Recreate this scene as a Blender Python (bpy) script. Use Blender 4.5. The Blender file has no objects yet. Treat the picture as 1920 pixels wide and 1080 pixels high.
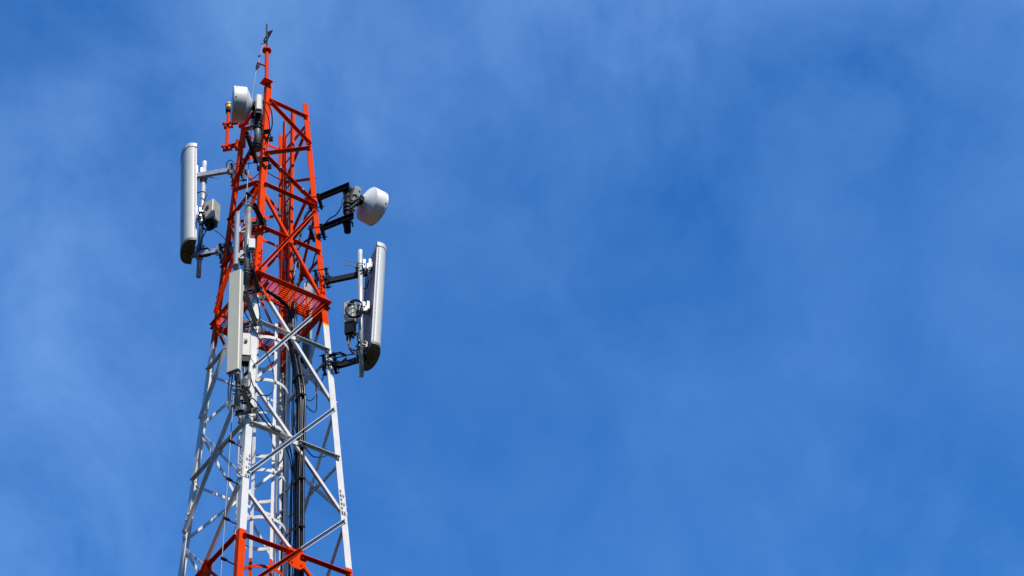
import bpy, bmesh, math, random
from mathutils import Vector, Matrix

random.seed(7)
S = bpy.context.scene
COL = S.collection
R = math.radians

# ---------------------------------------------------------------- camera
cam_d = bpy.data.cameras.new('camera')
cam = bpy.data.objects.new('camera', cam_d)
COL.objects.link(cam)
cr = Vector((0.98250153, 0.17976114, -0.04875117))
cu = Vector((0.15973876, -0.67864934, 0.71688116))
cf = Vector((-0.09578242, 0.71212429, 0.69548884))
m = Matrix((cr, cu, -cf)).transposed().to_4x4()
m.translation = Vector((6.92490963, -25.23737298, -19.9484))
cam.matrix_world = m
cam_d.sensor_width = 36.0
cam_d.lens = 4686.0 / 1920.0 * 36.0
cam_d.clip_start = 0.1
cam_d.clip_end = 20000
S.camera = cam
GROUND = -21.65

# ---------------------------------------------------------------- sky, sun, exposure
SUN_EL, SUN_AZ = R(50), R(142)          # azimuth from +Y towards +X
W = bpy.data.worlds.new('World')
S.world = W
W.use_nodes = True
nt = W.node_tree
nt.nodes.clear()
def N(t, **kw):
    n = nt.nodes.new(t)
    for k, v in kw.items():
        setattr(n, k, v)
    return n
out = N('ShaderNodeOutputWorld')
bg = N('ShaderNodeBackground')
bg.inputs['Strength'].default_value = 0.15
sky = N('ShaderNodeTexSky')
sky.sky_type = 'NISHITA'
sky.sun_disc = False
sky.sun_elevation = SUN_EL
sky.sun_rotation = SUN_AZ
sky.altitude = 0
sky.air_density = 1.0
sky.dust_density = 0.0
sky.ozone_density = 10.0
# thin veils of high cloud
tc = N('ShaderNodeTexCoord')
mp = N('ShaderNodeMapping')
mp.inputs['Rotation'].default_value = (R(20), R(35), R(10))
mp.inputs['Location'].default_value = (19.24, 16.38, 2.95)
mp.inputs['Scale'].default_value = (9.0, 7.0, 7.0)
n1 = N('ShaderNodeTexNoise')
n1.inputs['Scale'].default_value = 1.5
n1.inputs['Detail'].default_value = 12
n1.inputs['Roughness'].default_value = 0.60
n1.inputs['Distortion'].default_value = 0.25
n2 = N('ShaderNodeTexNoise')
n2.inputs['Scale'].default_value = 5.0
n2.inputs['Detail'].default_value = 4
rmp = N('ShaderNodeMapRange')
rmp.inputs['From Min'].default_value = 0.25
rmp.inputs['From Max'].default_value = 0.75
rmp.inputs['To Min'].default_value = 0.0
rmp.inputs['To Max'].default_value = 0.82
big = N('ShaderNodeMapRange')
big.inputs['From Min'].default_value = 0.38
big.inputs['From Max'].default_value = 0.62
big.inputs['To Min'].default_value = 0.34
big.inputs['To Max'].default_value = 1.0
mul = N('ShaderNodeMath', operation='MULTIPLY')
tint = N('ShaderNodeMixRGB', blend_type='MULTIPLY')
tint.inputs['Fac'].default_value = 1.0
tint.inputs['Color2'].default_value = (0.355, 1.0, 1.40, 1)
mix = N('ShaderNodeMixRGB', blend_type='ADD')
mix.inputs['Color2'].default_value = (1.15, 1.75, 2.4, 1)   # sunlit ice haze
L = nt.links.new
L(tc.outputs['Generated'], mp.inputs['Vector'])
L(mp.outputs['Vector'], n1.inputs['Vector'])
mp2 = N('ShaderNodeMapping')
mp2.inputs['Location'].default_value = (11.55, 16.13, -6.74)
L(tc.outputs['Generated'], mp2.inputs['Vector'])
L(mp2.outputs['Vector'], n2.inputs['Vector'])
L(n1.outputs['Fac'], rmp.inputs['Value'])
L(n2.outputs['Fac'], big.inputs['Value'])
L(rmp.outputs['Result'], mul.inputs[0])
L(big.outputs['Result'], mul.inputs[1])
L(sky.outputs['Color'], tint.inputs['Color1'])
L(tint.outputs['Color'], mix.inputs['Color1'])
L(mul.outputs['Value'], mix.inputs['Fac'])
L(mix.outputs['Color'], bg.inputs['Color'])
L(bg.outputs['Background'], out.inputs['Surface'])

sun_d = bpy.data.lights.new('sun', 'SUN')
sun_d.energy = 5.0
sun_d.angle = R(0.5)
sun_d.color = (1.0, 0.94, 0.84)
sun = bpy.data.objects.new('sun', sun_d)
COL.objects.link(sun)
sdir = Vector((math.sin(SUN_AZ) * math.cos(SUN_EL), math.cos(SUN_AZ) * math.cos(SUN_EL), math.sin(SUN_EL)))
sun.rotation_euler = sdir.to_track_quat('Z', 'Y').to_euler()
sun.location = sdir * 60
S.view_settings.view_transform = 'Standard'
S.view_settings.look = 'None'
S.view_settings.exposure = 0.0
S.view_settings.gamma = 1.0
S.view_settings.use_curve_mapping = False

# ---------------------------------------------------------------- materials
def material(name, color, rough=0.5, metal=0.0, var=0.12, scale=6.0, spots=None, spot_amt=0.62, spec=0.5, streak=None, bump=0.0):
    """procedural paint / metal: base colour with mottling, optional dirt spots and run-off streaks"""
    M = bpy.data.materials.new(name)
    M.use_nodes = True
    t = M.node_tree
    b = t.nodes['Principled BSDF']
    b.inputs['Roughness'].default_value = rough
    b.inputs['Metallic'].default_value = metal
    b.inputs['Specular IOR Level'].default_value = spec
    c = t.nodes.new('ShaderNodeTexCoord')
    n = t.nodes.new('ShaderNodeTexNoise')
    n.inputs['Scale'].default_value = scale
    n.inputs['Detail'].default_value = 8
    n.inputs['Roughness'].default_value = 0.65
    t.links.new(c.outputs['Object'], n.inputs['Vector'])
    r = t.nodes.new('ShaderNodeValToRGB')
    r.color_ramp.elements[0].position = 0.3
    r.color_ramp.elements[1].position = 0.72
    r.color_ramp.elements[0].color = (*[x * (1 - var) for x in color], 1)
    r.color_ramp.elements[1].color = (*[min(1, x * (1 + var * .6)) for x in color], 1)
    t.links.new(n.outputs['Fac'], r.inputs['Fac'])
    last = r.outputs['Color']
    if streak:
        mpp = t.nodes.new('ShaderNodeMapping')
        mpp.inputs['Scale'].default_value = (34, 34, 1.1)
        t.links.new(c.outputs['Object'], mpp.inputs['Vector'])
        ns = t.nodes.new('ShaderNodeTexNoise')
        ns.inputs['Scale'].default_value = 1.0
        ns.inputs['Detail'].default_value = 4
        t.links.new(mpp.outputs['Vector'], ns.inputs['Vector'])
        mr = t.nodes.new('ShaderNodeMapRange')
        mr.inputs['From Min'].default_value = 0.55
        mr.inputs['From Max'].default_value = 0.8
        mr.inputs['To Max'].default_value = 0.5
        t.links.new(ns.outputs['Fac'], mr.inputs['Value'])
        mx = t.nodes.new('ShaderNodeMixRGB')
        mx.inputs['Color2'].default_value = (*streak, 1)
        t.links.new(mr.outputs['Result'], mx.inputs['Fac'])
        t.links.new(last, mx.inputs['Color1'])
        last = mx.outputs['Color']
    if spots:
        nn = t.nodes.new('ShaderNodeTexNoise')
        nn.inputs['Scale'].default_value = 38
        nn.inputs['Detail'].default_value = 3
        t.links.new(c.outputs['Object'], nn.inputs['Vector'])
        mr = t.nodes.new('ShaderNodeMapRange')
        mr.inputs['From Min'].default_value = spot_amt
        mr.inputs['From Max'].default_value = spot_amt + 0.07
        t.links.new(nn.outputs['Fac'], mr.inputs['Value'])
        mx = t.nodes.new('ShaderNodeMixRGB')
        mx.inputs['Color2'].default_value = (*spots, 1)
        t.links.new(mr.outputs['Result'], mx.inputs['Fac'])
        t.links.new(last, mx.inputs['Color1'])
        last = mx.outputs['Color']
    t.links.new(last, b.inputs['Base Color'])
    rr = t.nodes.new('ShaderNodeMapRange')
    rr.inputs['To Min'].default_value = max(0.05, rough - .1)
    rr.inputs['To Max'].default_value = min(1, rough + .12)
    t.links.new(n.outputs['Fac'], rr.inputs['Value'])
    t.links.new(rr.outputs['Result'], b.inputs['Roughness'])
    return M

ORANGE = (0.80, 0.054, 0.001)
WHITE = (0.79, 0.765, 0.715)
BAND = 4.43
BAND0 = 0.12

def banded(name, obj_tower, yellow=False):
    """orange and white aviation paint in bands of the tower's height, with wear"""
    M = bpy.data.materials.new(name)
    M.use_nodes = True
    t = M.node_tree
    b = t.nodes['Principled BSDF']
    b.inputs['Specular IOR Level'].default_value = 0.04
    c = t.nodes.new('ShaderNodeTexCoord')
    c.object = obj_tower
    sx = t.nodes.new('ShaderNodeSeparateXYZ')
    t.links.new(c.outputs['Object'], sx.inputs['Vector'])
    nz = t.nodes.new('ShaderNodeTexNoise')
    nz.inputs['Scale'].default_value = 9
    nz.inputs['Detail'].default_value = 5
    t.links.new(c.outputs['Object'], nz.inputs['Vector'])
    def math_(op, a, bb):
        q = t.nodes.new('ShaderNodeMath')
        q.operation = op
        for i, x in enumerate((a, bb)):
            if isinstance(x, (int, float)):
                q.inputs[i].default_value = x
            else:
                t.links.new(x, q.inputs[i])
        return q.outputs[0]
    # wobble of the hand-painted edge
    wob = math_('MULTIPLY', math_('SUBTRACT', nz.outputs['Fac'], 0.5), 0.05)
    zz = math_('ADD', sx.outputs['Z'], wob)
    # height counted from the tower's foot
    h = math_('DIVIDE', math_('SUBTRACT', zz, BAND0 - GROUND - 40 * BAND), 2 * BAND)
    isw = math_('LESS_THAN', math_('FRACT', h, 0), 0.5)
    isw = math_('MULTIPLY', isw, math_('LESS_THAN', zz, BAND0 + BAND - GROUND))
    n2_ = t.nodes.new('ShaderNodeTexNoise')
    n2_.inputs['Scale'].default_value = 4.5
    n2_.inputs['Detail'].default_value = 9
    n2_.inputs['Roughness'].default_value = 0.7
    t.links.new(c.outputs['Object'], n2_.inputs['Vector'])
    def ramp(c0, c1):
        r = t.nodes.new('ShaderNodeValToRGB')
        r.color_ramp.elements[0].position = 0.3
        r.color_ramp.elements[1].position = 0.7
        r.color_ramp.elements[0].color = (*c0, 1)
        r.color_ramp.elements[1].color = (*c1, 1)
        t.links.new(n2_.outputs['Fac'], r.inputs['Fac'])
        return r.outputs['Color']
    ro = ramp([x * .86 for x in ORANGE], [min(1, x * 1.08) for x in ORANGE])
    rw = ramp([x * .86 for x in WHITE], [x * 1.03 for x in WHITE])
    mx = t.nodes.new('ShaderNodeMixRGB')
    t.links.new(isw, mx.inputs['Fac'])
    t.links.new(ro, mx.inputs['Color1'])
    t.links.new(rw, mx.inputs['Color2'])
    last = mx.outputs['Color']
    # small chips and grime
    n3 = t.nodes.new('ShaderNodeTexNoise')
    n3.inputs['Scale'].default_value = 26
    n3.inputs['Detail'].default_value = 4
    t.links.new(c.outputs['Object'], n3.inputs['Vector'])
    mr = t.nodes.new('ShaderNodeMapRange')
    mr.inputs['From Min'].default_value = 0.70
    mr.inputs['From Max'].default_value = 0.73
    mr.inputs['To Max'].default_value = 0.75
    t.links.new(n3.outputs['Fac'], mr.inputs['Value'])
    m3 = t.nodes.new('ShaderNodeMixRGB')
    m3.inputs['Color2'].default_value = (0.42, 0.33, 0.28, 1)
    t.links.new(mr.outputs['Result'], m3.inputs['Fac'])
    t.links.new(last, m3.inputs['Color1'])
    last = m3.outputs['Color']
    if yellow:
        edge = BAND0 + BAND - GROUND
        g = math_('MULTIPLY', math_('GREATER_THAN', zz, edge - .028), math_('LESS_THAN', zz, edge + .012))
        m4 = t.nodes.new('ShaderNodeMixRGB')
        m4.inputs['Color2'].default_value = (0.85, 0.50, 0.01, 1)
        t.links.new(g, m4.inputs['Fac'])
        t.links.new(last, m4.inputs['Color1'])
        last = m4.outputs['Color']
    t.links.new(last, b.inputs['Base Color'])
    rr = t.nodes.new('ShaderNodeMapRange')
    rr.inputs['To Min'].default_value = 0.42
    rr.inputs['To Max'].default_value = 0.68
    t.links.new(n2_.outputs['Fac'], rr.inputs['Value'])
    t.links.new(rr.outputs['Result'], b.inputs['Roughness'])
    return M

MAT = {
    'orange': material('orange_paint', ORANGE, .55, var=.15, spec=.04),
    'galv': material('galvanised_steel', (0.42, 0.45, 0.47), .42, metal=.55, var=.25, scale=14),
    'galv_pale': material('pale_galvanised_pipe', (0.62, 0.64, 0.64), .4, metal=.45, var=.22, scale=12),
    'steel_dull': material('dull_weathered_steel', (0.16, 0.165, 0.16), .55, metal=.35, var=.35, scale=11),
    'steel_brown': material('weathered_pipe_steel', (0.25, 0.235, 0.2), .5, metal=.4, var=.3, scale=9),
    'black_steel': material('black_painted_steel', (0.016, 0.017, 0.019), .5, var=.3, scale=12, spec=.2),
    'radome': material('grey_white_radome', (0.56, 0.575, 0.54), .48, var=.07, scale=5, spots=(0.30, 0.29, 0.25), spot_amt=.70, streak=(0.40, 0.40, 0.36)),
    'box_panel': material('pale_green_grey_plastic', (0.60, 0.565, 0.42), .5, var=.05, scale=5, streak=(0.42, 0.44, 0.36)),
    'slim': material('pale_blue_grey_plastic', (0.36, 0.385, 0.40), .45, var=.06, scale=6),
    'back': material('bare_aluminium_back', (0.30, 0.275, 0.30), .5, metal=.25, var=.3, scale=5),
    'under': material('dark_end_cap_plastic', (0.15, 0.14, 0.11), .55, var=.2, scale=12),
    'dish': material('white_dish_shell', (0.80, 0.80, 0.77), .45, var=.06, scale=5, streak=(0.52, 0.50, 0.44)),
    'radio': material('beige_radio_casing', (0.52, 0.51, 0.435), .5, var=.12, scale=9, streak=(0.26, 0.25, 0.2)),
    'white_box': material('white_plastic_box', (0.62, 0.62, 0.59), .45, var=.05),
    'cable': material('black_cable_jacket', (0.010, 0.010, 0.011), .30, var=.3, scale=10, spec=.35),
    'cable_green': material('green_earth_cable', (0.01, 0.075, 0.06), .4, var=.2),
    'wire': material('braided_grey_wire', (0.20, 0.215, 0.22), .45, metal=.4, var=.2),
    'bright': material('bright_zinc_bracket', (0.36, 0.37, 0.365), .4, metal=.25, var=.12, scale=16),
    'amber': material('amber_lamp_glass', (0.75, 0.42, 0.02), .2, var=.15),
    'cap': material('grey_lamp_cap', (0.35, 0.36, 0.36), .4, var=.15),
    'rubber': material('black_plastic', (0.012, 0.012, 0.012), .55, var=.3, spec=.2),
    'orange_box': material('orange_tape', (0.7, 0.12, 0.01), .5),
}

# ---------------------------------------------------------------- mesh helpers
class MB:
    """collects shapes in world coordinates; build() links them as ONE mesh object"""
    def __init__(self):
        self.v, self.f, self.smooth = [], [], []
    def add(self, verts, faces, smooth=False):
        o = len(self.v)
        self.v += [Vector(x) for x in verts]
        self.f += [[o + i for i in f] for f in faces]
        self.smooth += [smooth] * len(faces)
        return self
    def sweep(self, sections, smooth=False, caps=True):
        n = len(sections[0])
        vs = [p for s in sections for p in s]
        fs = []
        for k in range(len(sections) - 1):
            for i in range(n):
                j = (i + 1) % n
                fs.append([k * n + i, k * n + j, (k + 1) * n + j, (k + 1) * n + i])
        o = len(self.v)
        self.add(vs, fs, smooth)
        if caps:
            self.add([Vector(x) for x in sections[0]], [list(range(n))[::-1]])
            self.add([Vector(x) for x in sections[-1]], [list(range(n))])
        return self
    def prism(self, profile, p, q, ex, ey):
        """profile points (x along ex, y along ey) carried from p to q"""
        p, q, ex, ey = Vector(p), Vector(q), Vector(ex), Vector(ey)
        return self.sweep([[c + ex * a + ey * b for a, b in profile] for c in (p, q)])
    def box(self, c, sx, sy, sz, X=(1, 0, 0), Y=(0, 1, 0), Z=None, bev=0.0):
        c, X, Y = Vector(c), Vector(X).normalized(), Vector(Y).normalized()
        Z = X.cross(Y).normalized() if Z is None else Vector(Z).normalized()
        a, b, h = sx / 2, sy / 2, sz / 2
        if bev:
            e = bev
            prof = [(-a + e, -b), (a - e, -b), (a, -b + e), (a, b - e), (a - e, b), (-a + e, b), (-a, b - e), (-a, -b + e)]
            k = lambda s: [(x * (1 - e / a * s), y * (1 - e / b * s)) for x, y in prof]
            secs = [(-h, 1), (-h + e, 0), (h - e, 0), (h, 1)]
            return self.sweep([[c + X * x + Y * y + Z * z for x, y in k(s)] for z, s in secs])
        prof = [(-a, -b), (a, -b), (a, b), (-a, b)]
        return self.prism(prof, c - Z * h, c + Z * h, X, Y)
    def lathe(self, p, axis, prof, seg=32, smooth=True):
        """prof = [(distance along axis, radius)]"""
        p, axis = Vector(p), Vector(axis).normalized()
        ex = axis.orthogonal().normalized()
        ey = axis.cross(ex)
        return self.sweep([[p + axis * d + (ex * math.cos(2 * math.pi * i / seg) + ey * math.sin(2 * math.pi * i / seg)) * max(r, 1e-4) for i in range(seg)] for d, r in prof], smooth)
    def cyl(self, p, q, r, seg=12, smooth=True):
        p, q = Vector(p), Vector(q)
        return self.lathe(p, q - p, [(0, r), ((q - p).length, r)], seg, smooth)
    def tube(self, pts, r, seg=7, sub=6):
        P = [Vector(x) for x in pts]
        if sub > 1 and len(P) > 2:
            Q = []
            E = [P[0] * 2 - P[1]] + P + [P[-1] * 2 - P[-2]]
            for i in range(1, len(E) - 2):
                a, b, c, d = E[i - 1:i + 3]
                for k in range(sub):
                    t = k / sub
                    Q.append(0.5 * ((2 * b) + (c - a) * t + (2 * a - 5 * b + 4 * c - d) * t * t + (3 * b - a - 3 * c + d) * t ** 3))
            Q.append(P[-1])
            P = Q
        secs = []
        T = (P[1] - P[0]).normalized()
        ex = T.orthogonal().normalized()
        for i, c in enumerate(P):
            T = (P[min(i + 1, len(P) - 1)] - P[max(i - 1, 0)])
            if T.length < 1e-9:
                T = Vector((0, 0, 1))
            T.normalize()
            ex = (ex - T * ex.dot(T))
            if ex.length < 1e-6:
                ex = T.orthogonal()
            ex.normalize()
            ey = T.cross(ex)
            secs.append([c + (ex * math.cos(2 * math.pi * k / seg) + ey * math.sin(2 * math.pi * k / seg)) * r for k in range(seg)])
        return self.sweep(secs, True)
    def build(self, name, mat, parent=None, root=None):
        org = Vector((0, 0, 0)) if root is None else Vector(root.location)
        me = bpy.data.meshes.new(name)
        me.from_pydata([v - org for v in self.v], [], self.f)
        for p, s in zip(me.polygons, self.smooth):
            p.use_smooth = s
        bm = bmesh.new()
        bm.from_mesh(me)
        bmesh.ops.recalc_face_normals(bm, faces=bm.faces)
        bm.to_mesh(me)
        bm.free()
        me.materials.append(MAT[mat] if isinstance(mat, str) else mat)
        o = bpy.data.objects.new(name, me)
        COL.objects.link(o)
        if parent is not None:
            o.parent = parent
        return o

def thing(name, label, cat, loc, group=None):
    o = bpy.data.objects.new(name, None)
    o.empty_display_size = 0.1
    COL.objects.link(o)
    o.location = loc
    return tag(o, label, cat, group)
def tag(o, label, cat, group=None):
    o['label'], o['category'] = label, cat
    if group:
        o['group'] = group
    return o
def single(mb, name, mat, label, cat, group=None):
    """a thing that is one mesh, origin at its lowest vertex"""
    org = min(mb.v, key=lambda v: v.z)
    e = bpy.data.objects.new('tmp', None)
    e.location = org
    o = mb.build(name, mat, None, e)
    o.location = org
    bpy.data.objects.remove(e)
    return tag(o, label, cat, group)

# ---------------------------------------------------------------- ground
g = MB()
nseg, rad = 48, 9000
g.add([(0, 0, GROUND)] + [(rad * math.cos(2 * math.pi * i / nseg), rad * math.sin(2 * math.pi * i / nseg), GROUND) for i in range(nseg)],
      [[0, 1 + i, 1 + (i + 1) % nseg] for i in range(nseg)])
MAT['ground'] = material('dark_scrub_ground', (0.022, 0.027, 0.013), .95, var=.4, scale=.6, spec=0.0)
go = g.build('ground', 'ground')
go['kind'] = 'structure'
# unseen dark hill ring below the frame, added to block bright horizon sky
hl = MB()
rows, cols = 10, 120
hv = []
for j in range(rows + 1):
    for i in range(cols):
        a = 2 * math.pi * i / cols
        t_ = j / rows
        r_ = 330 + 520 * t_
        hh = 235 + 45 * math.sin(a * 3 + .6) + 28 * math.sin(a * 7 + 2) + 14 * math.sin(a * 17 + j)
        hv.append((r_ * math.cos(a), r_ * math.sin(a), GROUND - .5 + hh * (t_ ** 1.15) + (6 * math.sin(i * 2.3 + j * 1.7) if 0 < j else 0)))
hl.add(hv, [[j * cols + i, j * cols + (i + 1) % cols, (j + 1) * cols + (i + 1) % cols, (j + 1) * cols + i] for j in range(rows) for i in range(cols)], True)
MAT['sky_blocker'] = material('dark_sky_blocker', (0.018, 0.028, 0.012), .95, var=.45, scale=.05, spec=0.0)
ho = hl.build('sky_blocker_hills', 'sky_blocker')
ho['kind'] = 'structure'

# ---------------------------------------------------------------- the tower
R0, KT = 1.1958, 0.072
rr_ = lambda z: R0 - KT * z
LEG = {'B': Vector((0, -1, 0)), 'C': Vector((1, 0, 0)), 'D': Vector((0, 1, 0)), 'A': Vector((-1, 0, 0))}
s2 = math.sqrt(.5)
FACES = [('B', 'C', Vector((s2, -s2, 0))), ('A', 'B', Vector((-s2, -s2, 0))), ('D', 'A', Vector((-s2, s2, 0))), ('C', 'D', Vector((s2, s2, 0)))]
def corner(l, z):
    v = LEG[l] * rr_(z)
    return Vector((v.x, v.y, z))
def on_face(f, t, z):
    """point on a face, t = metres from the first leg's corner (negative: from the second leg's)"""
    p, q = corner(f[0], z), corner(f[1], z)
    d = (q - p).normalized()
    return p + d * t if t >= 0 else q + d * t

tower = thing('lattice_tower', 'tall tapering orange and white banded steel lattice tower with a spike on top', 'lattice tower', (0, 0, GROUND))
MAT['paint'] = banded('banded_tower_paint', tower)
MAT['paint_line'] = banded('banded_tower_paint_with_yellow_line', tower, True)

TOPZ = {'A': 9.06, 'B': 9.416, 'C': 9.36, 'D': 9.30}
for l, nb in (('A', 'DB'), ('B', 'AC'), ('C', 'BD'), ('D', 'CA')):
    f1 = (LEG[nb[0]] - LEG[l]).normalized()
    f2 = (LEG[nb[1]] - LEG[l]).normalized()
    def sec(z, w, t=.012):
        c = corner(l, z)
        return [c, c + f1 * w, c + f1 * w + f2 * t, c + f1 * t + f2 * t, c + f2 * w + f1 * t, c + f2 * w]
    mb = MB()
    mb.sweep([sec(GROUND, .15), sec(-1, .125)])
    mb.sweep([sec(-1, .097), sec(5.1, .097)], caps=True)
    mb.sweep([sec(5.1, .091), sec(TOPZ[l], .091)])
    lg = mb.build('leg', 'paint_line' if l == 'C' else 'paint', tower, tower)
    # bolted splices
    for z0, z1 in ((1.02, 1.46), (5.16, 5.54)):
        sp = MB()
        for ff, n in ((f1, None), (f2, None)):
            nrm = Vector((ff.y, -ff.x, 0))
            if nrm.dot(LEG[l]) < 0:
                nrm = -nrm
            a, b = corner(l, z0), corner(l, z1)
            up = (b - a).normalized()
            mid = (a + b) / 2 + ff * .049 + nrm * .004
            sp.box(mid, .082, .007, (b - a).length, ff, nrm, up)
            nb_ = 6
            for k in range(nb_):
                for side in (.026, .062):
                    if side < .04 and k % 2:
                        continue
                    c = a + (b - a) * ((k + .5) / nb_) + ff * (side + .012)
                    sp.cyl(c, c + nrm * .03, .0135, 6, False)
        sp.build('splice_plate', 'paint', lg, tower)

def angle(mb, p, q, n, w=.05, t=.006, out=True, top=True, off=.0, bolts=True):
    """L-section bar from p to q lying on a face with outward normal n"""
    p, q, n = Vector(p), Vector(q), Vector(n)
    a = (q - p).normalized()
    n = (n - a * n.dot(a)).normalized()
    v = n.cross(a)
    if v.z < 0:
        v = -v
    sg = 1 if out else -1
    e = 1 if top else -1
    prof = [(-w / 2 * e, 0), (w / 2 * e, 0), (w / 2 * e, w * sg), ((w / 2 - t) * e, w * sg), ((w / 2 - t) * e, t * sg), (-w / 2 * e, t * sg)]
    mb.prism(prof, p + n * off, q + n * off, v, n)
    if bolts:
        for c in (p + a * .035, q - a * .035):
            c = c + n * (off + (t * sg if sg > 0 else 0))
            mb.cyl(c - v * .004, c - v * .004 + n * .016, .015, 6, False)
            mb.cyl(c - v * .004 - n * .045, c - v * .004, .012, 6, False)

def diag(f, ta, za, tb, zb, out, w=.055):
    mb = MB()
    p = on_face(f, ta, za)
    q = on_face(f, tb, zb)
    angle(mb, p, q, f[2], w, out=out, top=out, off=.005 if out else -.014)
    return mb.build('diagonal_brace', 'paint', tower, tower)

def horiz(f, z, w=.046, split=False, ends=.045):
    mb = MB()
    p, q = on_face(f, ends, z), on_face(f, -ends, z)
    if split:
        mid = (p + q) / 2
        d = (q - p).normalized()
        angle(mb, p, mid - d * .05, f[2], w, off=.005)
        angle(mb, mid + d * .05, q, f[2], w, off=.005)
        mb.box(mid - f[2] * .006, .22, .008, .07, d, f[2])
    else:
        angle(mb, p, q, f[2], w, off=.005)
    return mb.build('horizontal_brace', 'paint', tower, tower)

for f in FACES:
    # crossed panels in view
    for zc in (6, 4, 2, 0):
        diag(f, .06, zc - .90, -.04, zc + .92, True, .048)
        diag(f, .06, zc + .86, -.06, zc - .92, False, .043)
        horiz(f, zc, split=True)
    # zigzag at the top
    diag(f, .05, 8.97, -.04, 8.38, True, .05)
    diag(f, .05, 7.70, -.04, 8.30, True, .05)
    diag(f, .05, 7.63, -.04, 7.03, True, .05)
    horiz(f, 9.0)
    horiz(f, 6.98)
    # longer panels on the way down to the ground
    zt = -1.0
    for k in range(6):
        hh = (zt - GROUND) / (6 - k)
        zb = zt - hh
        zc = (zt + zb) / 2
        diag(f, .08, zb + .12, -.08, zt - .1, True, .08)
        diag(f, .08, zt - .1, -.08, zb + .12, False, .08)
        horiz(f, zc, .08, True)
        zt = zb
    # gusset at the centre of the lowest panel in view
    p, q = on_face(f, 0, -.03), on_face(f, -1e-6, -.03)
    c = (p + q) / 2 - f[2] * .008
    d = (q - p).normalized()
    up = Vector((0, 0, 1))
    mb = MB()
    prof = [(-.16, .06), (-.10, .13), (.10, .13), (.16, .06), (.13, -.10), (.06, -.17), (-.06, -.17), (-.13, -.10)]
    mb.prism(prof, c - f[2] * .004, c + f[2] * .004, d, up)
    for x, y in ((-.1, .03), (-.06, .03), (.1, .03), (.06, .03), (-.07, -.09), (.07, -.09)):
        cc = c + d * x + up * y
        mb.cyl(cc - f[2] * .02, cc + f[2] * .02, .013, 6, False)
    mb.build('gusset_plate', 'paint', tower, tower)

# mast on the front leg
mast = MB()
bx, by = 0.0, -.535
mast.box((0, -.458, 9.28), .082, .082, .27, (s2, -s2, 0), (s2, s2, 0))
mast.box((bx - .005, by, 9.425), .155, .155, .014, (s2, -s2, 0), (s2, s2, 0))
mast.cyl((bx - .005, by, 9.43), (bx - .014, by, 10.17), .030, 14)
mast.cyl((bx - .014, by, 10.17), (bx - .014, by, 10.187), .072, 20)
mast.cyl((bx - .014, by, 10.190), (bx - .014, by, 10.212), .066, 20)
mast.cyl((bx - .01, by, 9.80), (bx - .155, by - .03, 9.895), .017, 10)
mast.build('mast_pole', 'orange', tower, tower)

# working platform
Z0 = 5.0
U_, V_ = Vector((s2, -s2, 0)), Vector((s2, s2, 0))       # outward of face BC, outward of face CD
hw = rr_(Z0) * s2
def uv(u, v, z):
    return U_ * u + V_ * v + Vector((0, 0, z))
UO0, UO1, VO0, VO1 = -.33, .25, -.34, .49               # the ladder opening
UMIN = -hw - .05
def spans(lo, hi, cut):
    return [(lo, hi)] if cut is None else [(lo, cut[0]), (cut[1], hi)]
pl = MB()
n_b = 34
for i in range(n_b):                                     # bearing bars run along V
    u = UMIN + .02 + (hw - .02 - UMIN) * i / (n_b - 1)
    half = None
    if UO0 < u < UO1:
        # cut corners of the opening
        e = min(u - UO0, UO1 - u)
        k = .12 - e if e < .12 else 0
        half = (VO0 + k, VO1 - k)
    for a, b in spans(-hw + .01, hw - .01, half):
        if b - a > .02:
            pl.box(uv(u, (a + b) / 2, Z0 - .012), .005, b - a, .02, U_, V_)
for i in range(13):                                      # cross bars run along U
    v = -hw + .03 + (2 * hw - .06) * i / 12
    for a, b in spans(UMIN, hw - .01, (UO0, UO1) if VO0 < v < VO1 else None):
        pl.box(uv((a + b) / 2, v, Z0 - .008), b - a, .012, .02, U_, V_)
plat = pl.build('platform', 'paint', tower, tower)
def channel(mb, p, q, up, side, h=.1, w=.05, t=.007):
    """C-section: web height h along up, flanges w towards side"""
    p, q, up, side = Vector(p), Vector(q), Vector(up), Vector(side)
    prof = [(-h / 2, 0), (h / 2, 0), (h / 2, w), (h / 2 - t, w), (h / 2 - t, t), (-h / 2 + t, t), (-h / 2 + t, w), (-h / 2, w)]
    mb.prism(prof, p, q, up, side)
up = Vector((0, 0, 1))
zb = Z0 - .005
ee = .03
for p, q, sd, outward in (
        (uv(hw + .012, -hw - ee, zb), uv(hw + .012, hw + .03, zb), U_, 1),
        (uv(-hw - .02, -hw - .012, zb - .03), uv(hw + .04, -hw - .012, zb - .03), -V_, 1),
        (uv(-hw - .07, -hw, zb), uv(-hw - .07, hw, zb), -U_, 1),
        (uv(UMIN - .05, hw + .012, zb - .03), uv(hw + .02, hw + .012, zb - .03), V_, 1)):
    mb = MB()
    fl = .095 if sd is U_ else .05
    # web standing on the face with a broad flange outwards at its foot
    mb.prism([(-.045, 0), (.045, 0), (.045, .008), (-.037, .008), (-.037, fl), (-.045, fl)], p, q, up, sd)
    mb.build('edge_beam', 'paint', plat, tower)
for u0, u1, v0, v1 in ((UMIN, hw, VO1 + .03, VO1 + .03), (UMIN, hw, VO0 - .03, VO0 - .03), (UO1 + .02, UO1 + .02, -hw, hw), (UO0 - .03, UO0 - .03, -hw, hw)):
    mb = MB()
    a, b = uv(u0, v0, Z0 - .06), uv(u1, v1, Z0 - .06)
    d = (b - a).normalized()
    mb.prism([(-.03, -.02), (.03, -.02), (.03, -.014), (-.024, -.014), (-.024, .02), (-.03, .02)], a, b, up, up.cross(d))
    mb.build('support_beam', 'paint', plat, tower)

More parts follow.
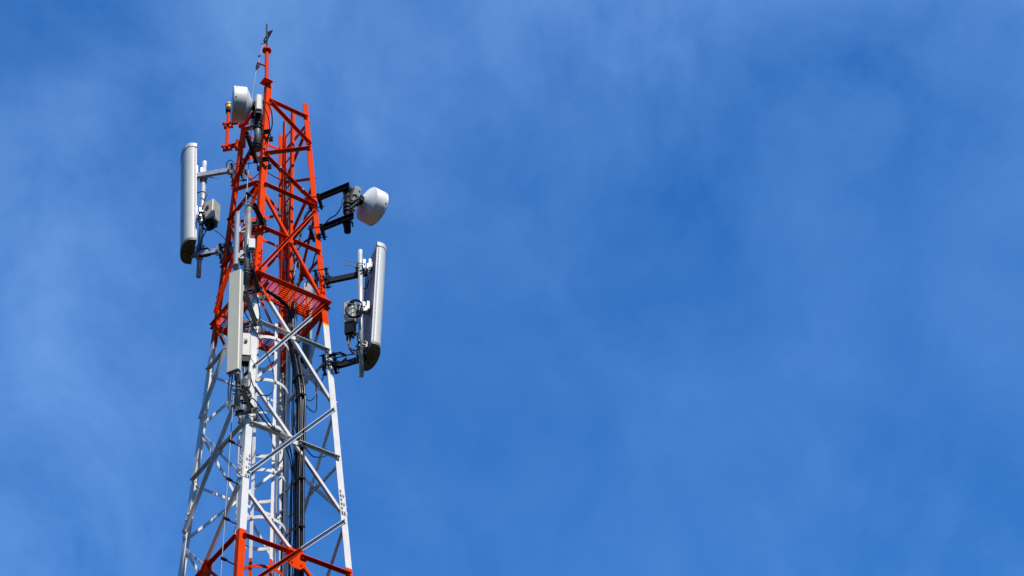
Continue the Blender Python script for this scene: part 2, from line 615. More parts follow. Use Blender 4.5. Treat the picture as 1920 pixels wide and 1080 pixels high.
# ladder inside the tower
RS, LS = Vector((.295, -.085, 0)), Vector((.10, .125, 0))
ld = (LS - RS).normalized()
lnorm = Vector((-s2, -s2, 0))
LB, LT = GROUND + 2.4, 9.2
mb = MB()
for s_, dd, top in ((RS, ld, 9.18), (LS, -ld, 9.2)):
    # angle stiles
    mb.prism([(-.012, 0), (.048, 0), (.048, .006), (-.006, .006), (-.006, .045), (-.012, .045)],
             (s_.x, s_.y, LB), (s_.x, s_.y, top), dd, -lnorm)
ladder = mb.build('ladder', 'paint', tower, tower)
nr = int((LT - .15 - LB) / .30)
rung_proto = MB().cyl(RS + Vector((0, 0, 0)) - lnorm * .02, LS - lnorm * .02, .011, 8).build('rung', 'paint', ladder)
for i in range(nr):
    rg = rung_proto if i == 0 else rung_proto.copy()
    if i:
        COL.objects.link(rg)
    rg.location = (0, 0, LB + .15 + .30 * i - GROUND)
    rg.parent = ladder
# safety cage below the platform
CC, CR = Vector((.0, -.22, 0)), .335
a0 = math.atan2((RS - CC).y, (RS - CC).x)
a1 = math.atan2((LS - CC).y, (LS - CC).x)
arc = (a0 - (a1 - 2 * math.pi))
angs = [a0 - arc * k / 40 for k in range(41)]
cage = MB()
for ang in (.93 * math.pi * -1.24, -math.pi, -.75 * math.pi, -.525 * math.pi, -.262 * math.pi):
    dr = Vector((math.cos(ang), math.sin(ang), 0))
    tg = Vector((-dr.y, dr.x, 0))
    c = CC + dr * (CR - .008)
    cage.box((c.x, c.y, (LB + 4.30) / 2), .045, .006, 4.30 - LB, tg, dr)
cage_o = cage.build('safety_cage', 'paint', tower, tower)
hz = [4.0 - .806 * k for k in range(int((4.0 - LB - .5) / .806))]
for z in hz:
    mb = MB()
    secs = []
    for ang in angs:
        dr = Vector((math.cos(ang), math.sin(ang), 0))
        secs.append([CC + dr * r_ + Vector((0, 0, z + h_)) for r_, h_ in ((CR, -.026), (CR + .007, -.026), (CR + .007, .026), (CR, .026))])
    mb.sweep(secs, False)
    for ang in (-.75 * math.pi, -.262 * math.pi, -.525 * math.pi):
        dr = Vector((math.cos(ang), math.sin(ang), 0))
        mb.cyl(CC + dr * (CR - .02) + Vector((0, 0, z)), CC + dr * (CR + .022) + Vector((0, 0, z)), .013, 6, False)
    mb.build('cage_hoop', 'paint', cage_o, tower)
# upper ladder tie bars and cage ring under the platform
for z, f_ in ((8.33, FACES[2]), (7.0, FACES[2]), (5.9, FACES[3])):
    mb = MB()
    d_ = corner('D', z)
    angle(mb, d_ * 1 + Vector((-.02, -.03, 0)), Vector((LS.x, LS.y, z + .02)) - lnorm * .03, Vector((0, 0, 1)), .035, .005, bolts=False)
    mb.build('ladder_tie', 'paint', tower, tower)
# cable hangers bolted to the right stile
hang_d = (RS - LS).normalized()
for z in (3.12, 2.31, 1.52, .74, -.06, -.9):
    mb = MB()
    a = RS + Vector((0, 0, z)) + hang_d * .0
    b = a + hang_d * .44
    mb.box((a + b) / 2 + Vector((0, 0, .0)), .44, .035, .006, hang_d, lnorm)
    for k in range(5):
        c = a + hang_d * (.05 + .045 * k) + Vector((0, 0, .01))
        mb.cyl(c, c + Vector((0, 0, .035)), .014, 6, False)
    mb.build('cable_hanger', 'galv_pale', tower, tower)

# ---------------------------------------------------------------- lightning rod and its down wire
rod = thing('lightning_rod', 'thin dark lightning rod with small tilted black plates on the tower tip', 'lightning rod', (-.014, by, 10.215))
MB().cyl((-.014, by, 10.21), (-.03, by, 10.82), .014, 8).build('spike', 'black_steel', rod, rod)
mb = MB()
dv = Vector((.34, .0, .94)).normalized()
for s_ in (-1, 1):
    c = Vector((-.018, by, 10.50)) + dv * .078 * s_ + Vector((0, .003 * s_, 0))
    mb.box(c, .16, .105, .008, dv, Vector((.85, -.42, -.307)).normalized())
mb.build('plate', 'black_steel', rod, rod)
MB().cyl((-.014, by, 10.47), (-.02, by, 10.53), .02, 10).build('clamp', 'black_steel', rod, rod)

wire = thing('lightning_wire', 'thin grey lightning down wire held off the front leg by short standoffs', 'wire', (-.29, -1.5, -1.2))
wp = [(-.075, by - .01, 10.40), (-.11, by - .02, 10.12), (-.13, by - .027, 9.90), (-.155, by - .045, 9.72), (-.17, by - .06, 9.55), (-.205, by - .06, 9.1), (-.17, -.62, 8.7)]
off = Vector((-.155, -.155, 0))
for z in (8.2, 7.6, 7.0, 6, 5, 4, 3, 2, 1, 0, -1.2):
    c = corner('B', z) + off
    wp.append((c.x + .004 * math.sin(z * 7), c.y, z))
MB().tube(wp, .0065, 6, 5).build('wire_strand', 'wire', wire, wire)
MB().tube([(-.02, by, 10.55), (-.06, by - .01, 10.30), (-.10, by - .02, 10.12)], .007, 6, 5).build('wire_strand', 'wire', wire, wire)
for z in (7.55, 6.62, 5.9, 2.2, 1.55, .87, .18, -.5):
    c = corner('B', z)
    o_ = c + off
    mb = MB()
    mb.cyl(c + Vector((-.04, .0, 0)), o_, .009, 7)
    mb.cyl(o_ + off.normalized() * .012, o_ - off.normalized() * .045, .024, 10)
    mb.cyl(o_ - off.normalized() * .045, o_ - off.normalized() * .07, .017, 8)
    mb.build('standoff_clamp', 'rubber', wire, wire)
mb = MB()
mb.lathe((-.135, by - .03, 9.86), (-.16, -.1, -1), [(0, .010), (.02, .026), (.07, .030), (.11, .020), (.17, .012)], 12)
mb.build('insulator', 'rubber', wire, wire)
MB().lathe((-.118, by - .022, 10.07), (-.3, -.05, -1), [(0, .01), (.01, .018), (.04, .018), (.05, .01)], 10).build('connector', 'rubber', wire, wire)

# ---------------------------------------------------------------- mounts (pipe + arms + clamps)
def leg_clamp(mb, l, z, vertical, size=.28, dx=0.0):
    """two channel pieces squeezed round a leg by threaded rods"""
    c = corner(l, z)
    o_ = LEG[l]
    t_ = Vector((-o_.y, o_.x, 0))
    for k in (1, -1):
        mid = c + o_ * (.022 if k > 0 else -.105) + t_ * dx
        if vertical:
            for sd in (1, -1):
                pass
            channel(mb, mid + up * -size / 2, mid + up * size / 2, t_, o_ * k, .085, .035, .007)
        else:
            channel(mb, mid - t_ * size / 2, mid + t_ * size / 2, up, o_ * k, .075, .035, .007)
    for a in (-.36, .36):
        for b in (-.3, .3) if vertical else (0,):
            if vertical:
                p = c + t_ * (.085 * (1 if a > 0 else -1)) + up * (size * (.38 if b > 0 else -.38))
                mb.box(c + o_ * .03 + up * (size * (.38 if b > 0 else -.38)), .012, .2, .045, o_, t_)
                mb.box(c - o_ * .113 + up * (size * (.38 if b > 0 else -.38)), .012, .2, .045, o_, t_)
            else:
                p = c + t_ * (size * .40 * (1 if a > 0 else -1) + dx)
            mb.cyl(p + o_ * .085, p - o_ * .17, .009, 6, False)
            mb.cyl(p + o_ * .062, p + o_ * .04, .017, 6, False)
            mb.cyl(p - o_ * .125, p - o_ * .145, .017, 6, False)

def pipe_clamp(mb, c, axis_to, r, w=.12):
    """U-bolt saddle holding a pipe against an arm"""
    c = Vector(c)
    d = Vector(axis_to).normalized()
    t_ = d.cross(up).normalized()
    for z in (-.028, .028):
        pts = [c + t_ * (r + .012) - d * .05 + up * z] + [c + (t_ * math.cos(a) + d * math.sin(a)) * (r + .012) + up * z for a in [math.pi * k / 8 for k in range(9)]] + [c - t_ * (r + .012) - d * .05 + up * z]
        mb.tube(pts, .008, 6, 1)
        for s_ in (1, -1):
            e = c + t_ * (r + .012) * s_ - d * .05 + up * z
            mb.cyl(e, e - d * .03, .012, 6, False)

pipe_tops = {}
def mount(label, leg, pipe_xy, z0, z1, pr, arms, mats, vertical, arm_h=.085, group=None, cl=.28, side=None, pside=0.0, web_out=False):
    px, py = pipe_xy
    t = thing('antenna_mount', label, 'antenna mount', (px, py, z0), group or 'pipe mounts on the tower')
    mb = MB()
    mb.lathe((px, py, z0), (0, 0, 1), [(0, pr * .82), (.0, pr), (z1 - z0, pr), (z1 - z0, pr * .82)], 18)
    mb.build('pipe', mats[0], t, t)
    for za, zb_, over in arms:
        o_ = LEG[leg]
        a = corner(leg, za) + o_ * .055
        tgt = Vector((px, py, zb_))
        d = tgt - a
        d.z = zb_ - za
        d.normalize()
        sd = Vector((-d.y, d.x, 0)).normalized() if side is None else Vector(side)
        sh = sd * (-(pr + .004 + (.05 if web_out else 0))) if pside else Vector((0, 0, 0))
        b = tgt + d * over
        mb = MB()
        channel(mb, a + sh * pside, b + sh * pside, up, sd * (1 if not pside else (pside if web_out else -pside) * 1.0), arm_h, .05, .007)
        mb.box((a + sh * pside), .012, .13, .12, d, Vector((-d.y, d.x, 0)))
        mb.build('support_arm', mats[1], t, t)
        mb = MB()
        pipe_clamp(mb, tgt, -(sd * -1) if pside else d, pr)
        mb.build('pipe_clamp', mats[2], t, t)
        mb = MB()
        leg_clamp(mb, leg, za, vertical, cl)
        mb.build('leg_clamp', mats[2], t, t)
    return t

mount('galvanised vertical pipe and two arms on the left leg carrying the left panel antenna', 'A', (-1.10, 0), 5.96, 8.44, .036,
      [(8.08, 8.08, .10), (6.37, 6.37, .12)], ('galv_pale', 'galv', 'steel_dull'), True, side=(0, 1, 0), pside=1, web_out=True)
mount('galvanised vertical pipe and two arms on the right leg carrying the right panel antenna', 'C', (1.335, 0), 3.48, 5.95, .035,
      [(5.50, 5.53, .09), (3.80, 3.86, .06)], ('galv_pale', 'black_steel', 'black_steel'), True, side=(0, 1, 0), pside=-1)
mount('black two-arm bracket with short thick pipe on the right leg holding the right dish', 'C', (1.165, -.085), 6.30, 7.20, .052,
      [(7.13, 7.18, .05), (6.47, 6.50, .12)], ('black_steel', 'black_steel', 'black_steel'), False, arm_h=.10, side=(0, -1, 0), pside=-1)
mount('dark two-arm bracket high on the front leg, its thick pipe holding the left dish', 'B', (.0, -.96), 7.43, 8.26, .052,
      [(8.15, 8.15, .06), (7.49, 7.49, .30)], ('steel_dull', 'black_steel', 'black_steel'), False, arm_h=.10, cl=.22, side=(1, 0, 0), pside=1)
mount('brownish steel pipe on two black arms from the front leg beside the slim antenna', 'B', (-.02, -1.215), 4.36, 5.97, .048,
      [(6.03, 5.98, .0), (4.57, 4.62, .03)], ('steel_brown', 'black_steel', 'steel_dull'), False, cl=.26, side=(1, 0, 0), pside=-1)
mount('shiny vertical pipe on two grey arms from the front leg carrying the large box antenna', 'B', (.0, -1.50), 1.88, 4.1, .036,
      [(3.88, 3.9, .06), (2.17, 2.2, .03)], ('galv_pale', 'steel_dull', 'steel_dull'), False, cl=.30, side=(1, 0, 0), pside=-1)

# ---------------------------------------------------------------- panel antennas
def panel_D(label, chord_mid, wdir, ndir, z0, h, width, depth, tilt, pipe, group):
    """tall panel with a D-shaped plan: flat aluminium back, rounded plastic front"""
    wv, nv_ = Vector(wdir).normalized(), Vector(ndir).normalized()
    base = Vector((*chord_mid, z0))
    t = thing('panel_antenna', label, 'panel antenna', base, group)
    ax = (up * math.cos(tilt) + nv_ * math.sin(tilt))
    nn = nv_ * math.cos(tilt) - up * math.sin(tilt)
    lip = .045
    def prof(k, d0=0.0, full=True):
        pts = [(-width / 2 * k, d0), (-width / 2 * k, lip)]
        for i in range(1, 16):
            a = math.pi * i / 16
            pts.append((-width / 2 * k * math.cos(a), lip + (depth * k - lip) * math.sin(a) ** .8))
        pts += [(width / 2 * k, lip), (width / 2 * k, d0)]
        return pts
    P = lambda pr, z: [base + wv * x + nn * y + ax * z for x, y in pr]
    mb = MB()
    mb.sweep([P(prof(1, .006), .05), P(prof(1, .006), h - .09)], True, False)
    # rivets along both lips
    for s_ in (-1, 1):
        for k in range(22):
            c = base + wv * (width / 2) * s_ + nn * .025 + ax * (.08 + (h - .2) * k / 21)
            mb.cyl(c, c + wv * s_ * .004, .006, 6, False)
    mb.build('radome', 'radome', t, t)
    mb = MB()
    mb.sweep([P([(-width / 2 + .006, -.004), (width / 2 - .006, -.004), (width / 2 - .006, .02), (-width / 2 + .006, .02)], z) for z in (.03, h - .06)])
    for s_ in (-1, 1):
        mb.sweep([P([(s_ * (width / 2 - .03), -.012), (s_ * (width / 2 - .008), -.012), (s_ * (width / 2 - .008), -.004), (s_ * (width / 2 - .03), -.004)], z) for z in (.03, h - .06)])
    mb.build('back_plate', 'back', t, t)
    mb = MB()
    mb.sweep([P(prof(1.03, -.012), h - .09), P(prof(1.03, -.012), h - .015), P(prof(.97, .0), h)], False)
    mb.build('end_cap', 'radome', t, t)
    mb = MB()
    mb.sweep([P(prof(1.008, -.006), 0), P(prof(1.008, -.006), .05)], False)
    for x, y in ((-.1, .06), (-.03, .06), (.04, .06), (.11, .06), (0, .11)):
        c = base + wv * x + nn * y
        mb.cyl(c - ax * .045, c, .014, 8)
    mb.build('end_cap', 'under', t, t)
    # brackets to the pipe
    px, py = pipe
    for z, arm_top in ((h - .32, True), (h * .43, True), (.13, False)):
        pc = Vector((px, py, z0 + z - (.06 if arm_top else 0)))
        bc = base + ax * z - nn * .01
        lat = (pc - bc).dot(wv)
        bc = bc + wv * lat
        mb = MB()
        mb.box(bc - nn * .012, .14, .02, .10, wv, nn)
        d = pc - bc
        if arm_top:
            elbow = (bc + pc) / 2 + up * .10 - nv_ * 0.0
            for s_ in (-1, 1):
                o_ = wv * .05 * s_
                mb.tube([bc + o_ + up * .03, elbow + o_ * .9 - up * .16], .014, 6, 1)
                mb.box((bc + elbow) / 2 + o_ + up * .0, .008, .035, (bc - elbow).length + .06, wv, nn)
                mb.box((pc + elbow) / 2 + o_ + up * -.02, .008, .035, (pc - elbow).length + .05, wv, nn)
        else:
            for s_ in (-1, 1):
                mb.cyl(bc + wv * .045 * s_, pc + wv * .045 * s_, .014, 8)
        mb.build('tilt_bracket' if arm_top else 'lower_bracket', 'bright', t, t)
        mb = MB()
        for zz in (-.045, .045):
            for s_ in (-1, 1):
                q = pc + wv * .055 * s_ + up * zz
                mb.cyl(q + nv_ * .05, q - nv_ * (.24 if (arm_top and s_ > 0) else .07), .007, 6, False)
            mb.box(pc - nv_ * .045 + up * zz, .15, .012, .03, wv, nv_)
            mb.box(pc + nv_ * .045 + up * zz, .15, .012, .03, wv, nv_)
        mb.build('pipe_clamp', 'steel_dull', t, t)
    return t

panel_D('tall rounded white panel antenna hanging left of the tower, curved front showing', (-1.165, -.11), (.41, -.912, 0), (-.912, -.41, 0), 6.38, 2.10, .52, .19, R(2.2), (-1.10, 0), 'rounded panel antennas')
panel_D('tall rounded panel antenna hanging right of the tower, dark flat back showing', (1.385, .085), (.497, -.868, 0), (.868, .497, 0), 3.91, 2.06, .58, .18, R(3.2), (1.335, 0), 'rounded panel antennas')

# the panel far behind the tower
mbk = thing('panel_antenna', 'pale panel antenna partly hidden behind the tower just below the platform', 'panel antenna', (.32, 1.22, 4.42))
MB().box((.24, 1.24, 5.75), .15, .11, 1.85, (.98, .2, 0), (-.2, .98, 0), bev=.02).build('radome', 'slim', mbk, mbk)
MB().box((.26, 1.12, 5.3), .10, .12, .08, (.98, .2, 0), (-.2, .98, 0)).build('mounting_bracket', 'bright', mbk, mbk)
tb = MB()
tb.cyl((.30, 1.02, 4.62), (.30, 1.02, 6.3), .036, 14)
mt = thing('antenna_mount', 'dark vertical pipe behind the tower on arms from the rear leg', 'antenna mount', (.30, 1.02, 4.62), 'pipe mounts on the tower')
tb.build('pipe', 'steel_dull', mt, mt)
for z in (4.85, 5.9):
    mb = MB()
    channel(mb, corner('D', z) + Vector((0, -.0, 0)), Vector((.30, 1.0, z)), up, (.8, -.6, 0), .08, .05, .007)
    mb.build('support_arm', 'black_steel', mt, mt)

# big box antenna facing the camera
wv, nv_ = Vector((.965, -.26, 0)).normalized(), Vector((-.26, -.965, 0)).normalized()
base = Vector((-.022, -1.59, 2.41))
t = thing('panel_antenna', 'flat greenish grey box antenna, largest of the front ones, lower on front leg', 'panel antenna', base)
W2, DP, HH = .19, .075, 1.80
def bp(x, y, z):
    return base + wv * x + nv_ * y + (up * math.cos(.018) + nv_ * math.sin(.018)) * z
prof = [(-W2 / 2, 0), (W2 / 2, 0), (W2 / 2, DP - .012), (W2 / 2 - .012, DP), (-W2 / 2 + .012, DP), (-W2 / 2, DP - .012)]
mb = MB()
mb.sweep([[bp(x, y, z) for x, y in prof] for z in (.02, HH - .012)])
mb.build('radome', 'box_panel', t, t)
mb = MB()
mb.sweep([[bp(x * 1.015, y * 1.02 - .001, z) for x, y in prof] for z in (HH - .012, HH + .008)])
mb.build('end_cap', 'box_panel', t, t)
mb = MB()
mb.sweep([[bp(x * 1.01, y * 1.01, z) for x, y in prof] for z in (-.005, .02)])
for x in (-.06, -.02, .02, .06):
    mb.cyl(bp(x, .035, -.06), bp(x, .035, 0), .013, 8)
mb.build('end_cap', 'radio', t, t)
for z in (.25, 1.55):
    mb = MB()
    mb.box(bp(0, -.012, z), .12, .03, .09, wv, nv_)
    mb.box(bp(.035, -.05, z), .012, .08, .06, wv, nv_)
    mb.box(bp(-.035, -.05, z), .012, .08, .06, wv, nv_)
    mb.build('mounting_bracket', 'bright', t, t)

# slim antenna above it
wv2, nv2 = Vector((.2, -.98, 0)).normalized(), Vector((-.98, -.2, 0)).normalized()
base2 = Vector((-.135, -1.25, 4.74))
t = thing('panel_antenna', 'slim pale grey antenna bar standing just above the large box antenna', 'panel antenna', base2)
def sp_(x, y, z):
    return base2 + wv2 * x + nv2 * y + up * z
prof2 = [(-.07, 0), (.07, 0), (.07, .03)] + [(.07 * math.cos(a), .03 + .045 * math.sin(a)) for a in [math.pi * k / 10 for k in range(1, 10)]] + [(-.07, .03)]
MB().sweep([[sp_(x, y, z) for x, y in prof2] for z in (.012, 1.03)], False).build('radome', 'slim', t, t)
for z0_, z1_ in ((0, .012), (1.03, 1.055)):
    MB().sweep([[sp_(x * 1.05, y * 1.05 - .003, z) for x, y in prof2] for z in (z0_, z1_)]).build('end_cap', 'cap', t, t)
for z in (.72, .2):
    mb = MB()
    mb.box(sp_(0, -.01, z), .07, .02, .10, wv2, nv2)
    mb.box(sp_(0, -.05, z + .03), .05, .012, .12, wv2, (nv2 + up * .8).normalized())
    mb.box(sp_(0, -.07, z - .03), .03, .09, .02, wv2, nv2)
    mb.build('mounting_bracket', 'bright', t, t)

# ---------------------------------------------------------------- microwave dishes
def dish(label, apex, axis, sc, unit_c, unit_s, ux, uy, pipe):
    ax = Vector(axis).normalized()
    ap = Vector(apex)
    t = thing('microwave_dish', label, 'microwave dish', ap - up * .28 * sc, 'drum shaped microwave dishes')
    mb = MB()
    mb.lathe(ap, ax, [(-.01, .05), (.0, .085), (.008, .10)], 64)
    mb.lathe(ap, ax, [(.008, .10), (.05 * sc, .19 * sc), (.10 * sc, .285 * sc)], 64)
    mb.lathe(ap, ax, [(.10 * sc, .285 * sc), (.108 * sc, .291 * sc), (.285 * sc, .293 * sc)], 64)
    mb.build('shroud', 'dish', t, t)
    mb = MB()
    pr = [(.284 * sc, .293 * sc), (.287 * sc, .298 * sc), (.305 * sc, .298 * sc), (.312 * sc, .290 * sc)]
    for k in range(1, 8):
        a = k / 8 * math.pi / 2
        pr.append(((.312 + .014 * math.sin(a)) * sc, .290 * sc * math.cos(a) ** .55))
    mb.lathe(ap, ax, pr, 64)
    mb.build('radome', 'dish', t, t)
    mb = MB()
    h = ax.cross(up).normalized()
    for k in range(8):
        a = 2 * math.pi * k / 8 + .4
        c = ap + ax * .275 * sc + (h * math.cos(a) + up * math.sin(a)) * .294 * sc
        mb.box(c, .022, .012, .010, ax, h)
    mb.build('rim_clip', 'under', t, t)
    mb = MB()
    mb.cyl(ap - ax * .05, ap + ax * .002, .075, 20)
    mb.cyl(ap - ax * .11, ap - ax * .05, .05, 16)
    mb.box(ap - ax * .06 - up * .06, .06, .16, .05, ax, h)
    mb.build('hub', 'rubber', t, t)
    u = MB()
    c = Vector(unit_c)
    u.box(c, *unit_s, ux, uy, bev=.02)
    for k in range(5):
        u.box(c + Vector(ux).normalized() * (unit_s[0] * (-.3 + .15 * k)) + up * (unit_s[2] / 2 + .006), .012, unit_s[1] * .8, .02, ux, uy)
    ro = u.build('radio_unit', 'radio', t, t)
    mb = MB()
    mb.box(c - up * (unit_s[2] / 2 + .02), unit_s[0] * .7, unit_s[1] * .7, .05, ux, uy)
    mb.cyl(c - up * (unit_s[2] / 2 + .09), c - up * (unit_s[2] / 2), .018, 10)
    mb.build('connector', 'rubber', ro, t)
    mb = MB()
    pc = Vector(pipe)
    for zz in (-.08, .0, .08):
        mb.lathe(pc + up * (zz - .018), up, [(0, .054), (0, .066), (.036, .066), (.036, .054)], 18)
    d = (ap - ax * .06) - pc
    d.z = 0
    for s_ in (-1, 1):
        mb.tube([pc + h * .06 * s_ + up * .05, ap - ax * .08 + h * .05 * s_ - up * .04], .02, 6, 1)
        mb.tube([pc + h * .06 * s_ - up * .06, ap - ax * .08 + h * .05 * s_ - up * .09], .02, 6, 1)
    mb.build('pole_mount', 'black_steel', t, t)
    mb = MB()
    for k in range(3):
        mb.box(pc + ax * .085 + up * (.07 - .05 * k), .06, .13, .018, ax, (h * .9 + up * .35).normalized())
    mb.build('adjuster', 'bright', t, t)
    return t

dish('white drum dish pointing left near the tower top', (-.075, -1.06, 8.32), (-.94, -.345, .0), .93,
     (.035, -1.075, 8.27), (.10, .17, .34), (.94, .345, 0), (-.345, .94, 0), (.0, -.96, 7.97))
dish('white drum dish pointing away to the right on the black bracket', (1.345, .09, 7.09), (.65, .76, .0), .95,
     (1.255, -.02, 7.10), (.12, .17, .27), (.65, .76, 0), (-.711, .609, .35), (1.165, -.085, 6.80))

# ---------------------------------------------------------------- remote radio units
def radio(label, c, sx, sy, sz, ux, uy, name='radio_unit', dark_bottom=.16):
    c, ux, uy = Vector(c), Vector(ux).normalized(), Vector(uy).normalized()
    t = thing(name, label, 'radio unit', c - up * sz / 2, 'boxy radio units beside the antennas')
    mb = MB()
    mb.box(c, sx, sy, sz, ux, uy, bev=.012)
    mb.build('casing', 'radio', t, t)
    mb = MB()
    for k in range(8):                                    # cooling fins on the rear side
        mb.box(c + ux * (sx / 2 + .008) + uy * (sy * (-.42 + .12 * k)), .016, .006, sz * .86, ux, uy)
    mb.build('cooling_fins', 'radio', t, t)
    mb = MB()
    mb.box(c - uy * (sy / 2 + .008) + up * sz * .12 - ux * sx * .08, sx * .34, .016, sz * .16, ux, uy)
    mb.cyl(c - uy * (sy / 2 + .03) + up * sz * .12, c - uy * sy / 2 + up * sz * .12, .018, 8)
    mb.build('handle', 'steel_dull', t, t)
    mb = MB()
    e = c - up * (sz / 2 + dark_bottom / 2 - .01)
    mb.box(e, sx * .86, sy * .8, dark_bottom, ux, uy)
    for a in (-.3, 0, .3):
        mb.cyl(e + ux * sx * a - up * dark_bottom * .9, e + ux * sx * a, .016, 8)
    mb.build('connector_cover', 'rubber', t, t)
    return t
radio('beige radio unit on the pipe of the left panel antenna', (-.955, .02, 7.30), .17, .17, .40, (.93, -.36, 0), (.36, .93, 0), dark_bottom=.10)
radio('beige radio unit on the pipe of the right panel antenna, coiled cable in front', (1.18, .0, 4.71), .155, .14, .40, (.98, -.2, 0), (.2, .98, 0), dark_bottom=.22)
radio('beige radio unit half hidden behind the large box antenna on the front leg', (.02, -1.27, 3.16), .12, .14, .42, (.93, .36, 0), (-.36, .93, 0), dark_bottom=.10)
def small_box(label, c, sx, sy, sz, ux, uy, mat):
    c, ux, uy = Vector(c), Vector(ux).normalized(), Vector(uy).normalized()
    t = thing('junction_box', label, 'junction box', c - up * sz / 2)
    MB().box(c, sx, sy, sz, ux, uy, bev=.01).build('casing', mat, t, t)
    mb = MB()
    mb.box(c - uy * (sy / 2 + .004), sx * .84, .008, sz * .88, ux, uy)
    mb.build('cover', mat, t, t)
    mb = MB()
    for a in (-.25, .05, .3):
        mb.cyl(c + ux * sx * a - up * (sz / 2 + .05), c + ux * sx * a - up * (sz / 2 - .005), .014, 8)
    mb.build('gland', 'rubber', t, t)
    return t
small_box('small white box on the right side of the brownish pipe', (.062, -1.29, 5.10), .10, .06, .20, (.96, .28, 0), (-.28, .96, 0), 'white_box')
small_box('small pale box on the left side of the brownish pipe', (-.105, -1.20, 4.98), .05, .08, .20, (.96, .28, 0), (-.28, .96, 0), 'slim')

# ---------------------------------------------------------------- obstruction light
lt = thing('obstruction_light', 'amber warning lamp with grey cap on an orange post behind the left dish', 'warning light', (-.756, 0, 8.66))
MB().cyl((-.756, 0, 8.62), (-.756, 0, 9.50), .026, 12).build('post', 'orange', lt, lt)
for z in (8.68, 9.20):
    mb = MB()
    mb.box((-.756, -.042, z), .15, .03, .05, bev=.004)
    mb.box((-.756, .042, z), .15, .03, .05, bev=.004)
    for s_ in (-1, 1):
        mb.cyl((-.756 + .058 * s_, -.075, z), (-.756 + .058 * s_, .075, z), .011, 6, False)
    mb.build('clamp', 'orange', lt, lt)
mb = MB()
for z in (8.68, 9.20):
    angle(mb, (-.70, 0, z), (-rr_(z) + .05, 0, z), Vector((0, -1, 0)), .05, .006, bolts=False)
    mb.box((-rr_(z) - .02, -.02, z), .05, .05, .22)
    mb.box((-rr_(z) + .10, -.06, z), .05, .05, .24)
mb.build('bracket', 'orange', lt, lt)
MB().lathe((-.756, 0, 9.50), up, [(0, .03), (.0, .045), (.05, .048), (.06, .036), (.08, .036)], 16).build('lamp_base', 'rubber', lt, lt)
MB().lathe((-.756, 0, 9.575), up, [(0, .042), (.02, .05), (.07, .05), (.09, .044)], 20).build('lamp_glass', 'amber', lt, lt)
MB().lathe((-.756, 0, 9.66), up, [(0, .056), (.02, .058), (.04, .05), (.06, .03), (.065, .004)], 20).build('lamp_cap', 'cap', lt, lt)

# ---------------------------------------------------------------- cables
def bundle_axis(z):
    k = [(-2.2, .60, -.375), (0, .585, -.368), (1.5, .575, -.362), (2.4, .58, -.368), (2.9, .575, -.365), (3.4, .515, -.31), (4.1, .40, -.20), (4.5, .34, -.14)]
    for (a, x0, y0), (b, x1, y1) in zip(k, k[1:]):
        if z <= b:
            t_ = (z - a) / (b - a)
            return Vector((x0 + (x1 - x0) * t_, y0 + (y1 - y0) * t_, z))
    return Vector((.34, -.14, z))
cg = 'thick black feeder cables running down beside the ladder'
cl_lab = 'thick black feeder cable in the bundle beside the ladder'
ex, ey = hang_d, Vector((hang_d.y, -hang_d.x, 0))
zs = [-2.2, -.9, -.05, .75, 1.5, 2.3, 2.9, 3.4, 4.1, 4.5]
layout = [(-.078, .0), (-.040, .012), (.004, -.006), (.048, .010), (.084, -.002), (-.055, .045), (.02, .048), (.06, .045)]
ups = [
    [(.30, -.10, 5.0), (.22, .05, 5.9), (.25, .14, 7.1)],
    [(.30, -.12, 5.0), (.24, .08, 5.9), (.22, .2, 6.6)],
    [(.34, -.30, 4.75), (.14, -.45, 4.93), (-.02, -.52, 4.98), (-.10, -.66, 4.85)],
    [(.36, -.26, 4.70), (.16, -.42, 4.90), (.02, -.50, 4.98), (-.03, -.70, 4.95)],
    [(.40, -.14, 5.1), (.32, .0, 6.0), (.42, .12, 6.4), (.62, .08, 6.5)],
    [(.30, -.02, 5.0), (.2, .2, 5.8), (.05, .45, 6.6), (-.05, .55, 7.8)],
    [(.36, -.05, 5.0), (.3, .12, 5.6), (.42, .2, 6.9), (.6, .06, 7.1)],
    [(.38, .02, 5.0), (.28, .22, 5.6), (.16, .36, 6.8), (.05, .5, 8.1)],
]
for i, ((a, b), u) in enumerate(zip(layout, ups)):
    rad_ = .0165 if i < 5 else .013
    pts = []
    for z in zs:
        sq = 1.0 if z < 3 else 1.0 - (z - 3) * .15
        c = bundle_axis(z) + ex * a * sq + ey * b * sq
        pts.append(c + Vector((random.uniform(-.004, .004), random.uniform(-.004, .004), 0)))
    pts += [Vector(x) for x in u]
    single(MB().tube(pts, rad_, 8, 5), 'feeder_cable', 'cable', cl_lab, 'cable', cg)
# straps round the bundle
for i, (z, lab) in enumerate(((3.3, 'uppermost'), (2.9, 'second'), (1.95, 'third'), (1.42, 'fourth'), (.6, 'lowest clear'))):
    c = bundle_axis(z)
    mb = MB()
    mb.sweep([[c + ex * x * k + ey * (y + .02) * k + up * h_ for x, y in ((-.098, -.042), (.103, -.042), (.108, .02), (.08, .046), (-.076, .046), (-.104, .02))] for k, h_ in ((1, -.013), (1, .013))], False)
    single(mb, 'cable_strap', 'rubber', 'black strap round the thick feeder bundle, ' + ['nearest below the platform', 'beside the upper cage hoops', 'beside a middle cage hoop', 'just above the middle cable hanger', 'just above the lower orange gusset'][i], 'cable strap', 'straps round the feeder bundle')
